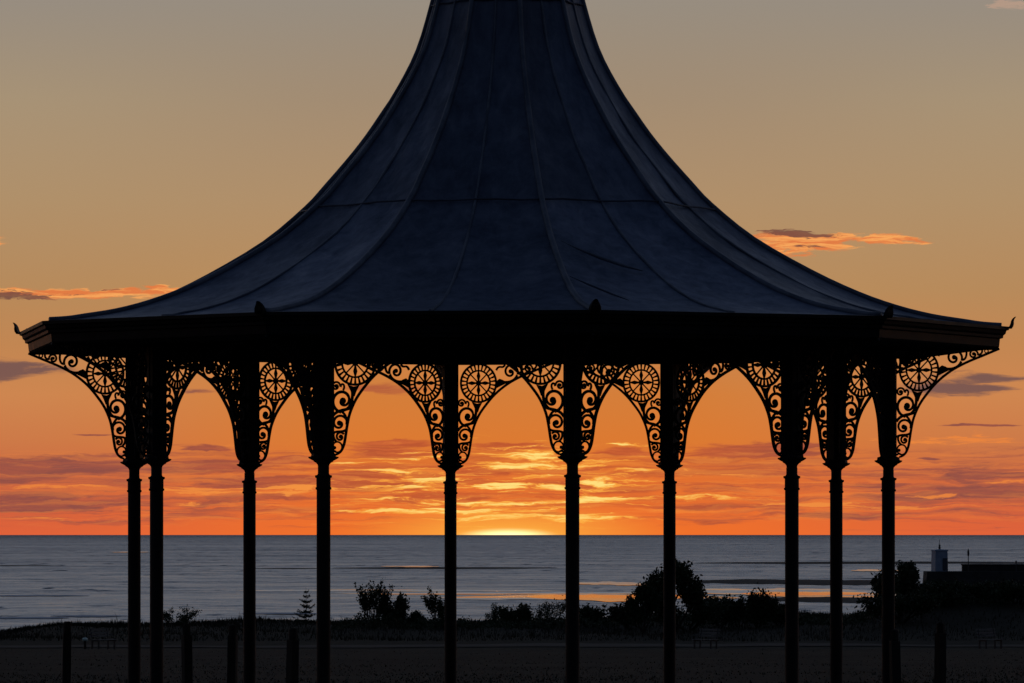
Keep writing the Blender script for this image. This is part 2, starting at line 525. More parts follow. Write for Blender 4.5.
def make_bracket():
    tk = TK(.012)
    m = MB()
    m.stroke(RIBS, [.022+.007*min(1, i/12) for i in range(len(RIBS))], .034)
    # raised cusps along the rib's inner edge
    m.stroke([(.092, .80+E), (.092, 2.05+E)], .022, tk())              # strip against the post
    m.stroke([(.092, 2.04+E), (1.36, 2.04+E)], .024, tk())             # strip under the beam
    m.plate([(.285,1.567+E),(.36,1.540+E),(.43,1.553+E),(.395,1.49+E),(.372,1.43+E),(.345,1.44+E),(.32,1.50+E)], tk())   # web under the rosette
    m.plate([(.63,1.83+E),(.615,1.73+E),(.66,1.752+E),(.77,1.802+E),(.71,1.84+E),(.665,1.855+E)], tk())                   # web outside the rosette
    br = m.build('bracket', M['iron_flat'], stand)
    # rosette
    r = MB(); cx, cz = .38, 1.80+E
    r.ring(cx, cz, .239, .026, .026, 40)
    r.ring(cx, cz, .157, .022, .023, 32)
    for k in range(26):
        a = 2*pi*(k+.5)/26
        r.stroke([(cx+rr*cos(a), cz+rr*sin(a)) for rr in (.162, .195, .232)], [.016,.021,.028], .012+.0003*k)
    for k in range(4):
        a = k*pi/2
        c, s = cos(a), sin(a)
        L = [(.01,-.010),(.05,-.014),(.09,-.025),(.12,-.016),(.152,-.006),(.152,.006),(.12,.016),(.09,.025),(.05,.014),(.01,.010)]
        r.plate([(cx+x*c-y*s, cz+x*s+y*c) for x, y in L], .0145+.0006*k)
        a += pi/4
        r.stroke([(cx+rr*cos(a), cz+rr*sin(a)) for rr in (.015,.08,.152)], [.018,.016,.016], .0115+.0004*k)
    r.disc(cx, cz, .034, .034, 14)
    r.build('rosette', M['iron_flat'], br)
    # large volute under the rosette
    s = MB()
    s.stroke(bez((.345,1.50),(.36,1.36),(.30,1.265),(.20,1.275)) , [.036]*5+[.032]*6, tk())
    s.stroke(spiral(.232,1.385,.130,.022,-pi*.55,-1.22,34), [.034]*18+[.030]*17, tk())
    s.disc(.232,1.383+E,.038,tk())
    s.stroke(bez((.235,1.50),(.275,1.56),(.21,1.60),(.205,1.535)), .024, tk())
    s.stroke(spiral(.150,1.545,.052,.012,0,1.25,20), .024, tk())
    s.disc(.148,1.548+E,.020,tk())
    s.build('large_scroll', M['iron_flat'], br)
    # middle scroll
    q = MB()
    q.stroke(bez((.33,1.31),(.27,1.27),(.16,1.30),(.10,1.20)), [.034]*11, tk())
    q.stroke(bez((.20,1.275),(.25,1.25),(.29,1.20),(.275,1.12)), .028, tk())
    q.stroke(spiral(.192,1.135,.092,.018,.35,1.05,26), .028, tk())
    q.disc(.190,1.137+E,.030,tk())
    q.stroke(bez((.265,1.06),(.22,1.03),(.16,1.06),(.10,1.02)), .028, tk())
    q.build('middle_scroll', M['iron_flat'], br)
    # foot: small curl and ring
    g = MB()
    g.stroke(spiral(.20,.985,.052,.012,.6,1.2,20), .025, tk())
    g.disc(.199,.986+E,.018,tk())
    g.stroke(bez((.125,1.03),(.11,.99),(.13,.95),(.16,.93)), .026, tk())
    g.ring(.165,.872+E,.058,.020,tk(),22)
    g.disc(.132,.865+E,.02,tk())
    g.stroke([(.10,.81+E),(.135,.83+E),(.15,.82+E)], .022, tk())
    g.build('foot_scroll', M['iron_flat'], br)
    # scrolls running out under the beam
    u = MB()
    u.stroke(bez((.66,1.84),(.70,1.80),(.86,1.79),(.905,1.90)), .030, tk())
    u.stroke(spiral(.815,1.940,.100,.02,-.3,1.15,30), .028, tk())
    u.disc(.815,1.947+E,.028,tk())
    u.stroke(bez((.62,1.96),(.66,2.05),(.70,1.96),(.74,2.03)), .026, tk())
    u.stroke(bez((.90,1.92),(.95,1.90),(.98,1.96),(.965,2.03)), .026, tk())
    u.stroke(spiral(1.055,1.98,.056,.012,-.2,1.3,22), .024, tk())
    u.disc(1.055,1.986+E,.02,tk())
    u.stroke(bez((1.105,1.975),(1.15,1.975),(1.17,2.0),(1.16,2.04)), .024, tk())
    u.ring(1.215,2.018+E,.022,.014,tk(),14)
    u.build('outer_scroll', M['iron_flat'], br)
    return br
br0 = make_bracket()
first = True
for i in range(10):
    a = ang(i); p = np.array((R*sin(a), -R*cos(a), 0))
    dirs = [a-pi/2]                                     # outwards along the radius
    for s in (-1, 1):
        q = np.array((R*sin(ang(i+s)), -R*cos(ang(i+s)), 0))-p
        dirs.append(atan2(q[1], q[0]))
    for k, rz in enumerate(dirs):
        b = br0 if first else copy_tree(br0, stand)
        first = False
        b.location = tuple(p); b.rotation_euler = (0, 0, rz)
        if k == 0: b.scale = (.94, 1, 1); b.location[2] = .018
# plinth and step
pl = MB()
pl.lathe([(5.05,-.3),(5.05,.0),(5.0,.02)], 10, TH0)
pl.build('stone_floor', M['stone'], stand)

# ------------------------------------------------------------------ posts round the bandstand
def make_post():
    t = empty('wooden_post')
    b = MB()
    b.lathe([(.072,-.1),(.070,.80),(.066,.815)], 4, pi/4); b.build('shaft', M['post'], t)
    h = MB(); h.lathe([(.044,.81),(.050,.83),(.050,.925),(.034,.945)], 8); h.build('post_cap', M['post'], t)
    return t
POSTS = [(66, 66.0, 'dark timber post apart on the lawn, near the slatted bench and pale green marker'),
         (187.5, 64.5, 'dark timber post in the first gap past the close pair of columns'),
         (232, 64.0, 'dark timber post just beside the lone slim column before the small spruce'),
         (291.5, 61.5, 'dark timber post standing between the small spruce and the bandstand column'),
         (896, 61.0, 'dark timber post hugging the end column below the wind-shaped bush'),
         (940, 65.5, 'dark timber post alone on the lawn below the pale harbour tower')]
def ground_z(x, y):
    y = np.asarray(y, float); x = np.asarray(x, float)
    px = 512+x/np.maximum(y, 60)*F
    base = np.interp(y, [-4000,-200,72,232,244,300], [-.5,0,0,-3.12,-3.12,-3.12])
    yc = np.interp(px, [-900,-400,0,30,60,130,250,350,400,460,520,560,620,700,800,850,885,905,925,1024,1500],
                   [646,639,634,629,625,626,624,624,624,624,624,623,621,618,617,617,609,598,590,586,583])
    zc = E-(yc-YH)/F*282
    w = np.clip((y-246)/36, 0, 1); w = w*w*(3-2*w)
    z = base*(1-w)+zc*w
    w2 = np.clip((y-286)/90, 0, 1); w2 = w2*w2*(3-2*w2)
    z = z*(1-w2)+(SEA-.5)*w2
    w3 = np.clip((y-420)/300, 0, 1)
    return z-1.5*w3
def gz(x, y): return float(ground_z(x, y))
p0 = make_post()
for k, (px, d, lab) in enumerate(POSTS):
    o = p0 if k == 0 else copy_tree(p0, None)
    x = X(px, d)
    o.location = (x, d, gz(x, d)); o.rotation_euler = (0, radians([1.0,-.8,.6,1.4,-1.2,.5][k]), radians([8,25,-12,40,15,33][k]))
    tag(o, lab, 'post', 'timber posts on the lawn about the bandstand')

# ------------------------------------------------------------------ land
def grid_mesh(xs, ys, zf, name, mat, smooth=True):
    GX, GY = np.meshgrid(xs, ys)
    Zs = zf(GX, GY)
    nx = len(xs); ny = len(ys)
    V = np.stack([GX.ravel(), GY.ravel(), Zs.ravel()], 1)
    idx = np.arange(nx*ny).reshape(ny, nx)
    q = np.stack([idx[:-1,:-1], idx[:-1,1:], idx[1:,1:], idx[1:,:-1]], -1).reshape(-1, 4)
    me = bpy.data.meshes.new(name)
    me.from_pydata(V.tolist(), [], q.tolist()); me.update()
    if smooth: me.polygons.foreach_set('use_smooth', [True]*len(me.polygons))
    me.materials.append(mat)
    return link(bpy.data.objects.new(name, me))
nr = np.random.default_rng(7)
def bumpy(x, y):
    z = ground_z(x, y)
    b = .05*np.sin(x*.35+.7*np.sin(y*.11))*np.sin(y*.23+x*.08)+.03*np.sin(x*.9+y*.31)
    w = np.clip((y-80)/40, 0, 1)*np.clip((232-y)/20, 0, 1)*.6 + np.clip((y-245)/10, 0, 1)*1.6
    return z+b*w
xs = np.concatenate([-np.geomspace(60, 9000, 26)[::-1], np.arange(-56, 57, 1.0), np.geomspace(60, 9000, 26)])
ys = np.concatenate([-np.geomspace(50, 9000, 16)[::-1], np.arange(-40, 60, 10), np.arange(60, 230, 4), np.arange(230, 300, 1.5), np.arange(300, 460, 8), [500, 600, 720, 900]])
land = grid_mesh(xs, ys, bumpy, 'ground', M['ground'])
tag(land, kind='structure')
pa = grid_mesh(np.concatenate([np.arange(-400, -60, 20), np.arange(-60, 61, 1.0), np.arange(80, 401, 20)]), np.linspace(0, 1, 7),
               lambda x, t: np.full_like(x, -3.09), 'path', M['path'])
for v in pa.data.vertices:
    x = v.co.x; t = v.co.y
    v.co.y = 234.2+1.3*sin(x*.11)+.7*sin(x*.43+2)+.3*sin(x*1.3)+t*(5.0+1.3*sin(x*.17+1)+.8*sin(x*.6))
tag(pa, kind='structure')

# rough grass of the dune edge: many blades, one object
def blades(n, seed):
    g = np.random.default_rng(seed)
    d = np.concatenate([g.uniform(247, 292, n//2), g.uniform(276, 291, n-n//2)])
    px = g.uniform(-60, 1090, n)
    x = (px-512)/F*d
    z = bumpy(x, d)
    clump = .5+.5*np.sin(x*1.3+2*np.sin(d*.4))*np.sin(x*.45+d*.2)
    clump2 = .5+.5*np.sin(x*3.9+d*1.7)
    h = (.10+.22*clump*clump2+.05*g.random(n))*g.uniform(.6, 1.25, n)
    tall = g.random(n) < .03
    h[tall] *= 1.7
    w = g.uniform(.012, .03, n)
    a = g.uniform(0, 2*pi, n); lean = g.normal(0, .22, n)*h; lean2 = g.normal(0, .22, n)*h
    P = np.stack([x, d, z-.03], 1)
    s = np.stack([np.cos(a)*w, np.sin(a)*w*.5, 0*w], 1)
    mid = P+np.stack([lean*.35, lean2*.35, h*.6], 1)
    tip = P+np.stack([lean, lean2, h], 1)
    V = np.stack([P-s, P+s, mid+s*.6, mid-s*.6, tip], 1).reshape(-1, 3)
    b = np.arange(n)*5
    q = np.stack([b, b+1, b+2, b+3], 1).tolist(); t = np.stack([b+3, b+2, b+4], 1).tolist()
    me = bpy.data.meshes.new('dune_grass'); me.from_pydata(V.tolist(), [], q+t); me.update()
    me.materials.append(M['grass'])
    o = link(bpy.data.objects.new('dune_grass', me))
    tag(o, 'rough dark dune grass along the edge above the shore', 'grass', kind='stuff')
blades(36000, 3)
def lawn_blades(n, seed):
    g = np.random.default_rng(seed)
    d = 1/np.sqrt(g.uniform(1/236**2, 1/66**2, n)); px = g.uniform(-80, 1110, n)
    x = (px-512)/F*d
    patch = np.sin(x*.8+np.sin(d*.21)*2)*np.sin(d*.13+x*.15)+g.normal(0, .5, n)
    k = (patch > -.2) & ~((d > 233.5) & (d < 241)); x = x[k]; d = d[k]; n = len(x)
    z = bumpy(x, d); h = g.uniform(.012, .042, n)*(1+.8*(g.random(n) < .04)); w = g.uniform(.010, .024, n)
    a = g.uniform(0, 2*pi, n); P = np.stack([x, d, z-.01], 1)
    s = np.stack([np.cos(a)*w, np.sin(a)*w, 0*w], 1)
    tip = P+np.stack([g.normal(0, .4, n)*h, g.normal(0, .4, n)*h, h], 1)
    V = np.stack([P-s, P+s, tip], 1).reshape(-1, 3)
    me = bpy.data.meshes.new('lawn_grass'); me.from_pydata(V.tolist(), [], np.arange(3*n).reshape(-1, 3).tolist()); me.update()
    me.materials.append(M['lawn'])
    tag(link(bpy.data.objects.new('lawn_grass', me)), 'short dark rough grass of the lawn round the bandstand', 'grass', kind='stuff')
lawn_blades(26000, 9)

# ------------------------------------------------------------------ shrubs and trees
def grow(tb, tips, p, d, L, r, depth, rg, spread, up):
    n = 4
    pts = [np.array(p)]; q = np.array(p); dd = np.array(d)/np.linalg.norm(d)
    for i in range(n):
        dd = dd+np.array((rg.gauss(0,.10), rg.gauss(0,.10), rg.gauss(0,.06)+up*.06)); dd /= np.linalg.norm(dd)
        q = q+dd*L/n; pts.append(q.copy())
    rad = [r*(1-.45*i/n) for i in range(n+1)]
    tb.tube(pts, rad, 5 if depth > 1 else 4)
    if depth <= 1: tips += pts[1:]
    if depth == 0: return
    k = rg.choice((2, 3, 3)) if depth > 1 else 3
    for j in range(k):
        a = rg.uniform(0, 2*pi)
        nd = dd+np.array((cos(a)*spread, sin(a)*spread, up*rg.uniform(0, .6)+rg.uniform(-.25,.2)))
        at = pts[-1] if j == 0 else pts[rg.choice((2, 3, 4))]
        grow(tb, tips, at, nd, L*rg.uniform(.62, .85), r*.55, depth-1, rg, spread, up)

def leafmesh(tips, per, size, sp, rg):
    n = len(tips)*per
    g = np.random.default_rng(rg.randrange(1 << 30))
    T = np.repeat(np.array(tips), per, 0)+g.normal(0, sp, (n, 3))
    A = g.normal(0, 1, (n, 3)); A /= np.linalg.norm(A, axis=1)[:, None]
    B = g.normal(0, 1, (n, 3)); B = np.cross(A, B); B /= np.linalg.norm(B, axis=1)[:, None]
    s = (size*g.uniform(.55, 1.3, n))[:, None]
    V = np.stack([T-A*s*.5, T+B*s*.28-A*s*.05, T+A*s*.5, T-B*s*.28-A*s*.05], 1)
    return V.reshape(-1, 3), n

def plant(name, cat, label, px, ybase_d, w, h, kind, seed, group=None, bury=.25):
    d = ybase_d; x = X(px, d)
    rg = random.Random(seed)
    t = empty(name, (x, d, gz(x, d)-.02))
    tb = MB(); tips = []
    if kind == 'tree':
        grow(tb, tips, (0,0,0), (.05,0,1), 1.0, .12, 4, rg, .75, .25)
        grow(tb, tips, (.1,0,.05), (.5,.2,.8), .9, .08, 3, rg, .7, .2)
        grow(tb, tips, (-.1,0,.05), (-.6,-.1,.7), .9, .08, 3, rg, .7, .15)
        per, size, sp = 19, .19, .17
    elif kind == 'bush':
        for k in range(7):
            a = rg.uniform(0, 2*pi)
            grow(tb, tips, (.1*cos(a), .1*sin(a), 0), (.7*cos(a), .7*sin(a), .8), .55, .035, 2, rg, .7, .2)
        per, size, sp = 12, .17, .11
    elif kind == 'upright':
        for k in range(8):
            a = rg.uniform(0, 2*pi); q = rg.uniform(.1, .5)
            grow(tb, tips, (q*cos(a)*.6, q*sin(a)*.6, 0), (.35*cos(a), .35*sin(a), 1), .75*rg.uniform(.6,1.1), .035, 2, rg, .38, .5)
        per, size, sp = 7, .13, .07
    elif kind == 'twig':
        for k in range(7):
            a = rg.uniform(0, 2*pi)
            grow(tb, tips, (.08*cos(a), .08*sin(a), 0), (.5*cos(a), .5*sin(a), 1), .6*rg.uniform(.6,1.1), .022, 2, rg, .5, .4)
        per, size, sp = 5, .10, .07
    tipa = np.array(tips)
    V, n = leafmesh(tips, per, size, sp, rg)
    allv = np.array(tb.v)
    lo = np.percentile(V, 3, axis=0); hi = np.percentile(V, 97, axis=0); hi[2] = np.percentile(V[:, 2], 99)
    # fit the plant to its real width and height
    sx = w/(hi[0]-lo[0]); sy = w/(hi[1]-lo[1]); sz = h/hi[2]
    cxm = (hi[0]+lo[0])/2
    S = np.array((sx, sy, sz)); O = np.array((cxm, 0, 0))
    tb.v = [tuple((np.array(v)-O)*S) for v in tb.v]
    # leaves keep their size: scale only their centres
    C = V.reshape(-1, 4, 3).mean(1, keepdims=True)
    Vl = (V.reshape(-1, 4, 3)-C)*min(1.0, max(.55, (sx*sz)**.5))+((C-O)*S)
    if kind == 'tree':                      # wind keeps these crowns clipped and rounded
        cc = np.array((0, 0, h*.60)); rr = np.array((w*.52, w*.52, h*.40))
        Cn = Vl.mean(1); q = (Cn-cc)/rr; L = np.linalg.norm(q, axis=1)
        lump = .97+.20*np.sin(q[:, 0]*6+seed)*np.cos(q[:, 2]*7+q[:, 1]*5)
        k = np.where(L > lump, lump*np.random.default_rng(seed).uniform(.62, 1.12, len(L))/L, 1.0)
        Vl = Vl+((q*(k[:, None]-1))*rr)[:, None, :]
        nv = []
        for v in tb.v:
            v = np.array(v); q1 = (v-cc)/rr; l1 = np.linalg.norm(q1)
            nv.append(tuple(cc+q1*rr*(.95/l1) if (l1 > .95 and v[2] > h*.3) else v))
        tb.v = nv
    tb.build('trunk', M['bark'], t)
    me = bpy.data.meshes.new('crown')
    me.from_pydata(Vl.reshape(-1, 3).tolist(), [], (np.arange(n)[:, None]*4+np.arange(4)).tolist()); me.update()
    me.materials.append(M['leaf'])
    link(bpy.data.objects.new('crown', me), t)
    tag(t, label, cat, group)
    return t

def H(ytop, px, d):   # height of something standing at d whose top is on row ytop
    return Z(ytop, d)-gz(X(px, d), d)+.02
def W(wpx, d): return wpx/F*d
SH = 'shrubs along the dune edge'
plant('shrub_tree', 'tree', 'wide leafy tree, tallest on the dune edge, partly behind a slim column', 675, 262, W(56,262), H(562,675,262), 'tree', 11)
plant('shrub_tree', 'tree', 'wind-shaped dark tree behind the end column, close to the pale harbour tower', 898, 264, W(48,264), H(562,898,264), 'tree', 23)
plant('shrub', 'shrub', 'low side growth reaching out from the foot of the tallest tree', 642, 260, W(34,260), H(583,642,260), 'tree', 31, SH)
plant('shrub', 'shrub', 'tall airy shrub of upright stems next to the small spruce and column', 374, 270, W(28,270), H(583,374,270), 'upright', 5, SH)
plant('shrub', 'shrub', 'rounder dense shrub growing against the tall airy shrub of upright stems', 393, 271, W(24,271), H(595,393,271), 'bush', 6, SH)
plant('shrub', 'shrub', 'narrow leafy shrub half hidden by the slim column under the sunset glow', 438, 268, W(24,268), H(592,438,268), 'upright', 8, SH)
plant('shrub', 'shrub', 'small tuft-like bush between the dense shrub and the half hidden narrow shrub', 416, 272, W(14,272), H(612,416,272), 'bush', 9, SH)
plant('shrub', 'shrub', 'low twiggy shrub at the foot of the close pair of columns', 178, 276, W(36,276), H(608,178,276), 'twig', 12, SH)
plant('shrub', 'shrub', 'thin upright sprig standing alone below the setting sun', 493, 275, W(12,275), H(604,493,275), 'twig', 14, SH)
plant('shrub', 'shrub', 'rounded dark bush directly below the setting sun', 515, 274, W(28,274), H(606,515,274), 'bush', 15, SH)
plant('shrub', 'shrub', 'spreading twiggy bush beside the column just past the setting sun', 553, 272, W(32,272), H(600,553,272), 'twig', 16, SH)
plant('shrub', 'shrub', 'dark low bush against the orange pool, just past the column', 586, 272, W(28,272), H(607,586,272), 'bush', 17, SH)
plant('shrub', 'shrub', 'low bush between the tiny conifer and the tallest tree', 628, 268, W(30,268), H(606,628,268), 'bush', 19, SH)
plant('shrub', 'shrub', 'dense skirt of foliage under the crown of the tallest tree', 690, 263, W(60,263), H(599,690,263), 'bush', 20, SH)
plant('shrub', 'shrub', 'dark rounded bush just past the tallest tree', 722, 266, W(30,266), H(598,722,266), 'bush', 21, SH)
plant('shrub', 'shrub', 'gappy bush in the middle of the row past the tallest tree', 740, 267, W(26,267), H(596,740,267), 'upright', 22, SH)
plant('shrub', 'shrub', 'highest bush of the row past the tallest tree, before the next column', 760, 266, W(30,266), H(592,760,266), 'bush', 24, SH)
plant('shrub', 'shrub', 'last low bush of the row, touching the next column', 779, 267, W(24,267), H(603,779,267), 'bush', 25, SH)
plant('shrub', 'shrub', 'dark dense thicket at the foot of the wind-shaped tree', 898, 262, W(64,262), H(590,898,262), 'bush', 26, SH)
plant('shrub', 'shrub', 'dark bush on the bank under the pale harbour tower', 935, 268, W(52,268), H(582,935,268), 'bush', 27, SH)
plant('shrub', 'shrub', 'broad dark bush on the bank below the flat harbour roof', 975, 270, W(60,270), H(583,975,270), 'bush', 28, SH)
plant('shrub', 'shrub', 'dark bush at the very edge of the picture, on the bank by the harbour', 1018, 268, W(50,268), H(582,1018,268), 'bush', 29, SH)
plant('shrub', 'shrub', 'small low bush in the grass between two close columns under the harbour sky', 815, 276, W(16,276), H(614,815,276), 'twig', 32, SH)

def scrub(n, seed):
    g = np.random.default_rng(seed)
    px = g.uniform(332, 1010, n); d = g.uniform(266, 278, n)
    x = (px-512)/F*d
    env = np.interp(px, [332,350,362,402,412,430,455,472,500,540,570,600,630,650,700,780,800,865,885,940,1010], [1,8,18,17,8,13,11,5,9,10,13,9,13,16,18,13,5,6,18,13,10])
    env = env*(.55+.45*np.abs(np.sin(px*.21+2*np.sin(px*.05)))*np.abs(np.sin(px*.083+1)))+g.exponential(.9, n)
    z = ground_z(x, d)+env*d/F*g.uniform(0, 1, n)**.6
    T = np.stack([x, d, z], 1)
    A = g.normal(0, 1, (n, 3)); A /= np.linalg.norm(A, axis=1)[:, None]
    B = np.cross(A, g.normal(0, 1, (n, 3))); B /= np.linalg.norm(B, axis=1)[:, None]
    s = g.uniform(.05, .15, n)[:, None]
    V = np.stack([T-A*s*.5, T+B*s*.3, T+A*s*.5, T-B*s*.3], 1).reshape(-1, 3)
    me = bpy.data.meshes.new('undergrowth'); me.from_pydata(V.tolist(), [], np.arange(4*n).reshape(-1, 4).tolist()); me.update()
    me.materials.append(M['leaf'])
    tag(link(bpy.data.objects.new('undergrowth', me)), 'low dark scrub running between the bushes along the dune edge', 'undergrowth', kind='stuff')
scrub(26000, 17)

def spruce(label, px, d, ytop, wpx, tiers, seed):
    x = X(px, d); h = H(ytop, px, d); w = W(wpx, d)
    rg = random.Random(seed)
    t = empty('spruce', (x, d, gz(x, d)-.02))
    tr = MB(); tr.tube([(0,0,0),(.01,0,h*.5),(0,0,h)], [.035,.022,.006], 6); tr.build('trunk', M['bark'], t)
    c = MB()
    for k in range(tiers):
        f = (k+.4)/tiers
        z = h*(.12+.84*f); L = w/2*(1-f)**.75+.05
        nb = 8 if f < .7 else 5
        for j in range(nb):
            a = 2*pi*j/nb+k*.7+rg.uniform(-.3,.3); l = L*rg.uniform(.55, 1.12); zb = z+rg.uniform(-.05,.05)
            lift = rg.uniform(-.05, .22)+.35*f
            at = lambda u: (l*u*cos(a), l*u*sin(a), zb-.10*l*sin(pi*u)+lift*l*u*u)
            c.tube([at(0), at(.5), at(1)], [.012,.009,.003], 4)
            for q_ in range(max(12, int(l/.011))):
                u = rg.uniform(.05, 1.02); p = at(u)
                b = a+rg.choice((-1, 1))*rg.uniform(.2, 1.3); ln = rg.uniform(.06,.13)*(1.15-.4*u)
                e = (p[0]+ln*cos(b), p[1]+ln*sin(b), p[2]+rg.uniform(-.08,.07))
                hw_ = rg.uniform(.012, .028)
                c.add([(p[0]-hw_*sin(b),p[1]+hw_*cos(b),p[2]-hw_),(p[0]+hw_*sin(b),p[1]-hw_*cos(b),p[2]+hw_),e], [(0,1,2)])
    c.tube([(0,0,h*.95),(0,0,h+.02)], [.012,.003], 4)
    c.build('crown', M['needle'], t)
    tag(t, label, 'spruce', 'little spruces on the dune edge')
spruce('small dark spruce with clear tiers, standing alone beside a column', 306, 274, 587.5, 24, 7, 3)
spruce('tiny spruce sapling in front of the orange pool', 604, 273, 603, 13, 5, 4)

# ------------------------------------------------------------------ benches and marker
def make_bench():
    t = empty('bench')
    s = MB()
    for k in range(4): s.box(-.62,.62,-.22+k*.125,-.12+k*.125,.42,.45)
    s.build('seat', M['bench'], t)
    b = MB()
    for k in range(3):
        z = .56+k*.14; y = .29+.03*k
        b.box(-.62,.62,y,y+.025,z,z+.10)
    b.build('backrest', M['bench'], t)
    for sx in (-.5, .5):
        l = MB()
        l.box(sx-.03,sx+.03,-.2,-.14,-.03,.418); l.box(sx-.03,sx+.03,.22,.28,-.03,.418)
        l.box(sx-.028,sx+.028,-.17,.25,.36,.416)
        l.tube([(sx,.25,.40),(sx,.28,.55),(sx,.345,.93)], .022, 6)
        l.build('leg', M['bench_iron'], t)
        a = MB(); a.tube([(sx*1.16,-.2,.44),(sx*1.16,-.2,.62),(sx*1.16,.26,.66)], .018, 6); a.build('armrest', M['bench_iron'], t)
    return t
B = [(104, 224, 48, 'slatted bench near the pale green marker, on the side of the close pair of columns'),
     (705, 231, -42, 'slatted bench on the grass below the tallest tree'),
     (991, 229, 40, 'slatted bench at the foot of the bank below the harbour roof')]
b0 = make_bench()
for k, (px, d, rz, lab) in enumerate(B):
    o = b0 if k == 0 else copy_tree(b0, None)
    o.location = (X(px, d), d, gz(X(px, d), d)); o.rotation_euler = (0, 0, radians(rz)); o.scale = (.9, .9, .9)
    tag(o, lab, 'bench', 'benches beside the shore path')
mk = empty('marker_post', (X(85,222), 222, gz(X(85,222),222)))
mm = MB(); mm.lathe([(.05,-.05),(.05,.33),(.04,.35)], 8); mm.build('stake', M['post'], mk)
mm = MB(); mm.lathe([(.05,.345),(.11,.37),(.12,.44),(.06,.48)], 10); mm.build('cap', M['pale_green'], mk)
tag(mk, 'short marker post with a pale green cap beside a slatted bench', 'marker')

# ------------------------------------------------------------------ harbour wall, tower and lamp
PD = 800
def Zp(y): return Z(y, PD)
hw = empty('harbour_wall', (X(925,PD), PD, SEA))
w1 = MB()
L = X(965,PD)-X(925,PD)
w1.add([(0,0,-1.5),(60,0,-1.5),(60,8,-1.5),(0,8,-1.5),(.35,.3,Zp(571.5)-SEA),(60,.3,Zp(571.5)-SEA),(60,7.7,Zp(571.5)-SEA),(.35,7.7,Zp(571.5)-SEA)],
       [(0,3,2,1),(4,5,6,7),(0,1,5,4),(1,2,6,5),(2,3,7,6),(3,0,4,7)])
w1.build('wall', M['pierstone'], hw)
w2 = MB(); w2.box(L, 60, 4.0, 6.0, Zp(571.5)-SEA-.02, Zp(565.3)-SEA); w2.box(L-.1, 60, 3.85, 6.15, Zp(565.3)-SEA, Zp(564.3)-SEA)
w2.build('parapet', M['pierstone'], hw)
tag(hw, 'dark stone harbour wall with a raised parapet, ending below the pale tower', 'harbour wall')
deck = Zp(571.5)
tw = empty('harbour_tower', (X(941.5,PD)-.0, PD+3.6, deck-.02))
k = PD/F
hh = (571.5-550)*k
a_ = 7.3*k
t_ = MB(); t_.lathe([(a_*1.30,0),(a_*1.27,hh*.5),(a_*1.22,hh-.14)], 4, pi/4+radians(14)); t_.build('tower', M['white'], tw)
c_ = MB(); c_.lathe([(a_*1.34,hh-.138),(a_*1.36,hh-.02),(a_*1.2,hh+.03),(.3,hh+.12)], 4, pi/4+radians(14)); c_.build('roof_slab', M['white'], tw)
d_ = MB(); d_.box(.15, .9, -a_*1.02-.01, -a_*.6, .15, hh*.62)
dr = d_.build('door', M['dark_door'], tw); dr.rotation_euler = (0, 0, radians(14))
l_ = MB(); l_.lathe([(.16,hh+.11),(.16,hh+.3),(.22,hh+.32),(.22,hh+.4),(.13,hh+.43),(.13,hh+.62),(.2,hh+.64),(.05,hh+.85)], 10); l_.build('lantern', M['mast'], tw)
l2 = MB(); l2.tube([(0,0,hh+.8),(0,0,hh+1.55)], [.045,.03], 6); l2.build('mast', M['mast'], tw)
tag(tw, 'pale square harbour tower with a small lantern and mast on top', 'beacon tower')
lp = empty('light_pole', (X(970,PD), PD+3.0, deck-.02))
m_ = MB(); m_.tube([(0,0,0),(0,0,(571.5-549)*k)], [.075,.06], 8); m_.build('pole', M['mast'], lp)
m_ = MB(); m_.lathe([(.08,(571.5-556)*k),(.15,(571.5-555)*k),(.15,(571.5-551)*k),(.09,(571.5-550)*k),(.02,(571.5-548.5)*k)], 8); m_.build('lamp_head', M['mast'], lp)
tag(lp, 'slender dark light pole standing at the end of the harbour parapet', 'light pole')
lp2 = empty('mooring_post', (X(1018,PD), PD+3.0, deck-.02))
m_ = MB(); m_.tube([(0,0,0),(0,0,(571.5-561.5)*k)], [.09,.07], 8); m_.build('pole', M['mast'], lp2)
m_ = MB(); m_.lathe([(.11,(571.5-562)*k),(.13,(571.5-561)*k),(.04,(571.5-560.5)*k)], 8); m_.build('cap', M['mast'], lp2)
tag(lp2, 'short thin post sticking up over the harbour parapet', 'post')
stk = MB(); sd = 828
stk.tube([(X(800.5,sd), sd, SEA-1.0), (X(800.5,sd)+.03, sd, Z(592,sd))], [.09,.06], 6)
o = stk.build('marker_stake', M['mast']); tag(o, 'lone thin stake standing in the wet sand between two columns', 'stake')

# ------------------------------------------------------------------ sea, shallows and sandbars
def sea_z(x, y): return SEA-(x*x+y*y)/(2*RE)
ds = np.concatenate([np.geomspace(330, 9000, 120), np.linspace(9300, 16000, 34), np.geomspace(17000, 60000, 14)])
az = np.radians(np.concatenate([np.arange(-88, -8, 4), np.arange(-8, 8.01, .5), np.arange(12, 89, 4)]))
A_, D_ = np.meshgrid(az, ds)
V = np.stack([(D_*np.sin(A_)).ravel(), (D_*np.cos(A_)).ravel(), (SEA-D_**2/(2*RE)).ravel()], 1)
idx = np.arange(len(V)).reshape(len(ds), len(az))
q = np.stack([idx[:-1,:-1], idx[:-1,1:], idx[1:,1:], idx[1:,:-1]], -1).reshape(-1, 4)
me = bpy.data.meshes.new('sea'); me.from_pydata(V.tolist(), [], q.tolist()); me.update()
me.polygons.foreach_set('use_smooth', [True]*len(me.polygons)); me.materials.append(M['sea'])
sea = link(bpy.data.objects.new('sea', me)); tag(sea, kind='structure')

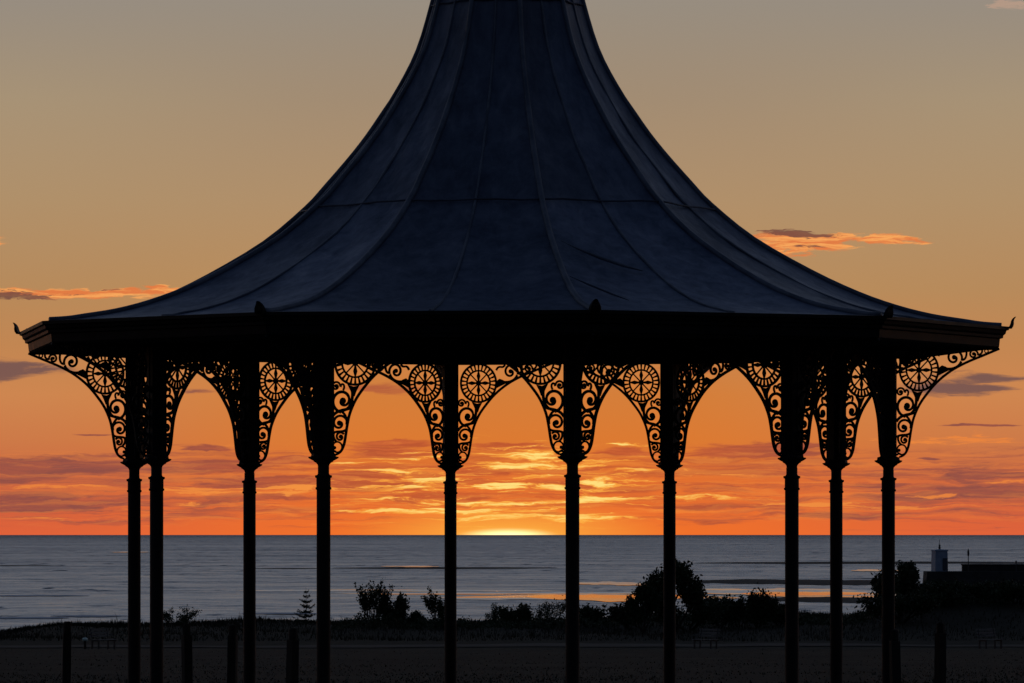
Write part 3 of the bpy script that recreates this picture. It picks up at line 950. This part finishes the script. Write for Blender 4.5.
def dist_row(y):      # distance of the sea surface seen on row y
    a = (y-YH)/F
    # SEA + E - d*a - d^2/2RE = 0
    h = E-SEA
    return 2*h/(a+sqrt(max(a*a-2*h/RE, 0)))
def flat_patch(name, mat, x0, x1, y0, y1, zoff, seed, hgt=0.0, ragged=.5):
    """irregular lens lying on the sea between rows y0 (far) and y1 (near) and columns x0..x1"""
    g = random.Random(seed); n = 60
    d0, d1 = dist_row(y0), dist_row(y1); dm = (d0+d1)/2
    ph = [g.uniform(0, 6.28) for _ in range(8)]
    rows = []
    for i in range(n+1):
        t = i/n
        px = x0+(x1-x0)*t
        env = max(0, sin(pi*t))**.55
        wob = lambda o: ragged*(.35*sin(t*9+ph[o])+.25*sin(t*23+ph[o+1])+.15*sin(t*51+ph[o+2]))
        hi = (d0-dm)*env*(1+wob(0)); lo = (dm-d1)*env*(1+wob(3))
        mid = dm+(d0-d1)*.25*ragged*sin(t*4+ph[6])
        rows.append((px, mid+hi, mid-lo))
    m = MB(); K = 5
    vs = []
    for px, a, b in rows:
        for k in range(K+1):
            s = k/K; d = b+(a-b)*s
            x = X(px, dm)
            vs.append((x, d, sea_z(x, d)+zoff+hgt*max(0, sin(pi*s))**.6*max(0, sin(pi*(px-x0)/(x1-x0)))**.3 if hgt else sea_z(x, d)+zoff))
    fs = []
    for i in range(n):
        for k in range(K):
            a = i*(K+1)+k
            fs.append((a, a+K+1, a+K+2, a+1))
    m.add(vs, fs)
    o = m.build(name, mat, None, True); tag(o, kind='structure')
    return fix_normals(o)
for k, (x0, x1, y0, y1, c) in enumerate([(235,560,589.8,591.6,1),(330,690,592,594.5,1),(440,740,595.2,600.8,1),(525,705,594.2,600.7,2),(570,655,582.3,585.8,1),(690,905,588.5,598,1),(740,870,592,596,2),(380,440,566,567.5,1),(850,900,570,572,1),(110,150,552,552.8,1)]):
    flat_patch('tidal_pool', M['pool' if c == 2 else 'pool_soft'], x0, x1, y0, y1, .03+.012*k, 40+k, 0, .45)
for k, (x0, x1, y0, y1, hg) in enumerate([(690,1080,562.3,564.2,.4),(330,560,567.5,569,.3),(690,910,580,584.8,.5),(755,910,598.6,603,.45),(560,640,594,594.8,.06),(250,330,568,569,.15),(-40,60,565,566,.1)]):
    flat_patch('sandbar', M['wetsand'], x0, x1, y0, y1, -.02, 60+k, hg, .4)
for k, (x0, x1, y0, y1) in enumerate([(-20,70,617.8,619.0),(50,130,616.2,617.2),(-10,90,596,596.6),(240,330,614,614.8)]):
    flat_patch('surf_line', M['foam'], x0, x1, y0, y1, .06+.01*k, 80+k, .12, .6)

# ------------------------------------------------------------------ sky
SUN_EL = -.06     # the sun has just touched the sea horizon
world = bpy.data.worlds.new('World'); scene.world = world
world.use_nodes = True
world.node_tree.nodes.clear()
nt = NT(world.node_tree)
out = nt.new('ShaderNodeOutputWorld'); bg = nt.new('ShaderNodeBackground')
world.node_tree.links.new(bg.outputs[0], out.inputs[0])
dirv = nt.vmath('NORMALIZE', nt.new('ShaderNodeTexCoord').outputs['Generated'])
dx, dy, dz = nt.sep(dirv)[:3]
el = nt.math('ARCSINE', dz)
azm = nt.math('ARCTAN2', dx, dy)
U = nt.math('MULTIPLY_ADD', azm, F, 512.0)        # azimuth in units of 1/F radian
Vv = nt.math('MULTIPLY_ADD', el, -F, YH)          # elevation likewise, growing downwards
hgt = nt.math('SUBTRACT', 535.0, Vv)
def stops(lst, full): return [((535-v)/full, srgb(*c)) for v, c in lst]
cen = nt.ramp(nt.math('DIVIDE', hgt, 560.0, clamp=True), stops([(535,(240,112,42)),(515,(236,112,46)),(480,(226,112,48)),(440,(220,122,50)),(395,(212,126,58)),(345,(199,133,76)),(290,(186,141,92)),(200,(176,143,106)),(100,(162,140,115)),(0,(152,140,124)),(-25,(149,138,124))], 560))
sid = nt.ramp(nt.math('DIVIDE', hgt, 560.0, clamp=True), stops([(535,(224,98,58)),(515,(214,98,60)),(480,(204,104,64)),(440,(205,122,72)),(395,(206,134,80)),(345,(194,134,82)),(290,(183,138,91)),(200,(176,144,106)),(100,(167,146,118)),(0,(152,140,125)),(-25,(145,135,123))], 560))
off = nt.math('DIVIDE', nt.math('ABSOLUTE', nt.math('SUBTRACT', U, 520.0)), 1.0)
base = nt.mix(nt.remap(off, 140, 520), cen, sid)

# clouds
pv = nt.comb(U, Vv, 0.0)
def nz(vec, su, sv, seed, detail=5, rough=.62, dist=.3, color=False):
    return nt.noise(nt.vmath('MULTIPLY_ADD', vec, (1/su, 1/sv, 0), (seed, seed*.73, 0)), 1.0, detail, rough, dist, color, '2D')
wn = nz(pv, 80, 16, 2.0, 4, .6, 0, True)
pw = nt.vmath('MULTIPLY_ADD', nt.vmath('SUBTRACT', wn, (.5,.5,.5)), (60, 11, 0), pv)
n_bank = nz(pw, 150, 12, 3.0, 6, .62)
n_fil = nz(pw, 62, 4.0, 9.0, 6, .66, .35)
n_lit = nz(pw, 30, 5.5, 17.0, 5, .66, .4)
def blobs(lst, inner=0.0, outer=1.0):
    acc = None
    for cu, cv, a, b, s in lst:
        q = nt.vmath('MULTIPLY_ADD', pw, (1/a, 1/b, 0), (-cu/a, -cv/b, 0))
        m = nt.remap(nt.vmath('LENGTH', q), inner, outer, s, 0.0)
        acc = m if acc is None else nt.math('MAXIMUM', acc, m)
    return acc
def cloud(noise_, blob, gain, lo, hi):
    return nt.math('MULTIPLY', nt.remap(nt.math('MULTIPLY_ADD', blob, gain, noise_), lo, hi), nt.remap(blob, .02, .22))
env_low = nt.math('MULTIPLY', nt.remap(Vv, 436, 466), nt.remap(Vv, 537, 505))
far = nt.remap(off, 60, 460)
# mauve banks
mb_ = blobs([(40,468,170,14,1),(20,480,90,9,.9),(215,468,150,13,.85),(265,482,110,11,1),(50,502,190,20,.95),(215,448,42,4,.9),(300,460,60,8,.7),
             (395,449,85,13,1),(515,447.5,75,7,1),(355,480,70,18,1),(622,453,45,8,.95),(765,451,125,13,1),(985,475,105,6,1),
             (985,491,110,11,1),(898,498,80,8,.9),(933,459,24,3.6,.9),(845,463,60,6,.7),(985,427,70,2.6,.6),(90,436,30,2.6,.8),(450,497,90,7,.7),
             (600,492,80,5,.6),(700,520,90,9,.55),(480,472,60,6,.7),(690,508,150,4.5,.65),(880,515,160,8,.5),(870,485,70,7,.7),(960,510,90,8,.5)])
mb_ = nt.math('MAXIMUM', mb_, nt.math('MULTIPLY', env_low, .22))
mauve = cloud(n_bank, mb_, .48, .59, .79)
depth = nt.remap(n_fil, .35, .65)
thin = cloud(nz(pw, 210, 6.5, 31.0, 6, .64), nt.math('MULTIPLY', env_low, .8), .22, .60, .82)
mauve = nt.math('MAXIMUM', mauve, nt.math('MULTIPLY', thin, .75))
mc = nt.mix(far, nt.mix(depth, srgb(186,84,48), srgb(205,98,52)), nt.mix(depth, srgb(136,76,70), srgb(160,84,68)))
sky = nt.mix(nt.math('MULTIPLY', mauve, .92), base, mc)
# orange light between the banks
pale = cloud(nz(pw, 130, 6.0, 47.0, 6, .64), nt.math('MULTIPLY', env_low, .7), .22, .60, .80)
gb = blobs([(965,440,130,9,.75),(190,491,80,7,.9),(285,490,75,8,1),(193,503,28,3.5,.9),(925,498,50,4.5,1),(800,505,110,6,.8),(60,488,90,5,.6),(700,475,100,9,.6),(900,507,140,4,.8),(120,520,200,5,.4),(1000,483,60,3,.6)])
glo = nt.math('MAXIMUM', cloud(n_fil, gb, .30, .60, .76), nt.math('MULTIPLY', pale, .34))
sky = nt.mix(nt.math('MULTIPLY', glo, .85), sky, nt.mix(far, srgb(252,160,68), srgb(236,134,62)))
# bright yellow streaks about the sun
bb = blobs([(400,487,62,7,1),(425,479,44,7,1),(395,471,46,4,.8),(430,459,75,4,.9),(520,455.5,85,5,1),(525,466,75,6,1),(345,462,36,3.5,.7),
             (508,486.5,30,6,1.25),(488,487,20,4,1),(558,487,28,5,1),(596,482,34,8,1),(450,511,170,4,1.0),(540,503,110,3.6,1),(620,499,75,5,1),
             (720,498,100,4,.9),(623,446,38,2.4,1),(470,502,80,3,.8),(530,517,120,5,.85),(600,462,60,6,.75),(640,472,60,7,.5),(380,500,60,3,.7),(570,447,40,3,.7)])
near = nt.remap(nt.vmath('LENGTH', nt.vmath('MULTIPLY_ADD', pv, (1/240, 1/66, 0), (-505/240, -490/66, 0))), .3, 1.2, 1.0, 0.0)
bb = nt.math('MULTIPLY_ADD', near, .30, nt.math('MULTIPLY', bb, .9))
bfac = nt.math('MULTIPLY_ADD', bb, .30, n_fil)
bgate = nt.remap(bb, .03, .25)
sky = nt.mix(nt.math('MULTIPLY', nt.remap(bfac, .63, .74), bgate), sky, nt.mix(nt.remap(off, 60, 260), srgb(250,164,62), srgb(240,146,60)))
sky = nt.mix(nt.math('MULTIPLY', nt.remap(bfac, .71, .86), bgate), sky, nt.mix(nt.remap(off, 60, 260), srgb(255,222,124), srgb(252,176,84)))
# grey-mauve clouds higher up
hb = blobs([(-30,371,135,20,1.15),(985,378,95,9,1),(955,389,80,11,.8),(690,372,90,9,.5),(395,388,80,10,.5),(205,391,40,5,.5)])
hc = cloud(n_bank, hb, .52, .58, .88)
sky = nt.mix(nt.math('MULTIPLY', hc, .9), sky, nt.mix(nt.remap(off, 200, 420), srgb(178,92,60), srgb(112,82,80)))
# little sunlit clouds
lb = blobs([(70,294,150,7,1.1),(120,293,90,5,1.1),(168,291,40,5.5,1.1),(805,244,75,17,1.35),(875,240,66,8,1.2),(840,236,50,6,.9),(-2,243,20,6,.8),(1018,8,45,8,.7)])
lit = cloud(n_lit, lb, .42, .57, .79)
sky = nt.mix(nt.math('MULTIPLY', lit, .95), sky, nt.mix(nt.remap(Vv, 200, 60), nt.mix(nt.remap(n_fil, .4, .62), srgb(226,122,66), srgb(250,168,92)), srgb(190,156,132)))
db = blobs([(10,297,75,7,1.1),(85,293,40,2.6,.7),(798,235,52,7.5,1.3),(808,249,36,3.4,.8),(110,290,30,2.4,.6)])
drk = cloud(n_lit, db, .34, .66, .80)
sky = nt.mix(nt.math('MULTIPLY', drk, .9), sky, srgb(116,76,66))
# the setting sun's glow
gl = nt.vmath('LENGTH', nt.vmath('MULTIPLY_ADD', pv, (1/190, 1/38, 0), (-508/190, -535/38, 0)))
sky = nt.mix(nt.remap(gl, 0, 1, .85, 0), sky, srgb(255,176,66))
g2 = nt.vmath('LENGTH', nt.vmath('MULTIPLY_ADD', pv, (1/62, 1/10.5, 0), (-508/62, -536.5/10.5, 0)))
sky = nt.mix(nt.remap(g2, .1, 1.15, .9, 0), sky, srgb(255,190,84))
sky = nt.mix(nt.remap(g2, .1, .9, 1.0, 0), sky, (2.0, 1.4, .62, 1))
# faint mottling of the clear air

# upper dome: real sky model blended with a dusk gradient
eld = nt.math('MULTIPLY', el, 180/pi)
upper = nt.ramp(nt.math('DIVIDE', eld, 90.0, clamp=True), [(.045,(.29,.245,.195,1)),(.09,(.31,.32,.35,1)),(.17,(.255,.305,.405,1)),(.33,(.09,.125,.21,1)),(.66,(.038,.056,.105,1)),(1,(.030,.046,.09,1))])
east = nt.ramp(nt.math('DIVIDE', eld, 90.0, clamp=True), [(.0,(.022,.030,.052,1)),(.12,(.034,.042,.070,1)),(.35,(.036,.052,.095,1)),(1,(.030,.046,.09,1))])
nish = nt.new('ShaderNodeTexSky', sky_type='NISHITA')
nish.sun_disc = False; nish.sun_elevation = radians(max(0, SUN_EL)); nish.sun_rotation = radians(0); nish.altitude = 10
tint = nt.vmath('MULTIPLY', nish.outputs[0], (.05,.05,.05))
sky = nt.mix(nt.remap(eld, 4.2, 8.0), sky, upper)
side = nt.remap(dy, .75, -.35)
sky = nt.mix(side, sky, east)
sky = nt.mix(nt.remap(eld, 5, 25, 0, .35), sky, tint)
nt.set(bg.inputs[0], sky)
bg.inputs[1].default_value = 1.0
world.cycles.sampling_method = 'MANUAL'; world.cycles.sample_map_resolution = 1024

sl = bpy.data.lights.new('sun', 'SUN'); so_ = link(bpy.data.objects.new('sun', sl))
sl.energy = .0015; sl.color = (1, .42, .14); sl.angle = radians(.5)
# the sun stands just over the horizon behind the bandstand, so its light travels towards the camera
so_.rotation_euler = (radians(-(90-SUN_EL)), 0, radians((512-508)/F*180/pi))
so_.location = (0, 300, 40)

# ------------------------------------------------------------------ render settings
vs = scene.view_settings
vs.view_transform = 'Standard'; vs.look = 'None'; vs.exposure = 0; vs.gamma = 1; vs.use_curve_mapping = False
scene.render.film_transparent = False
scene.cycles.max_bounces = 3; scene.cycles.diffuse_bounces = 2; scene.cycles.glossy_bounces = 3
scene.cycles.use_denoising = True
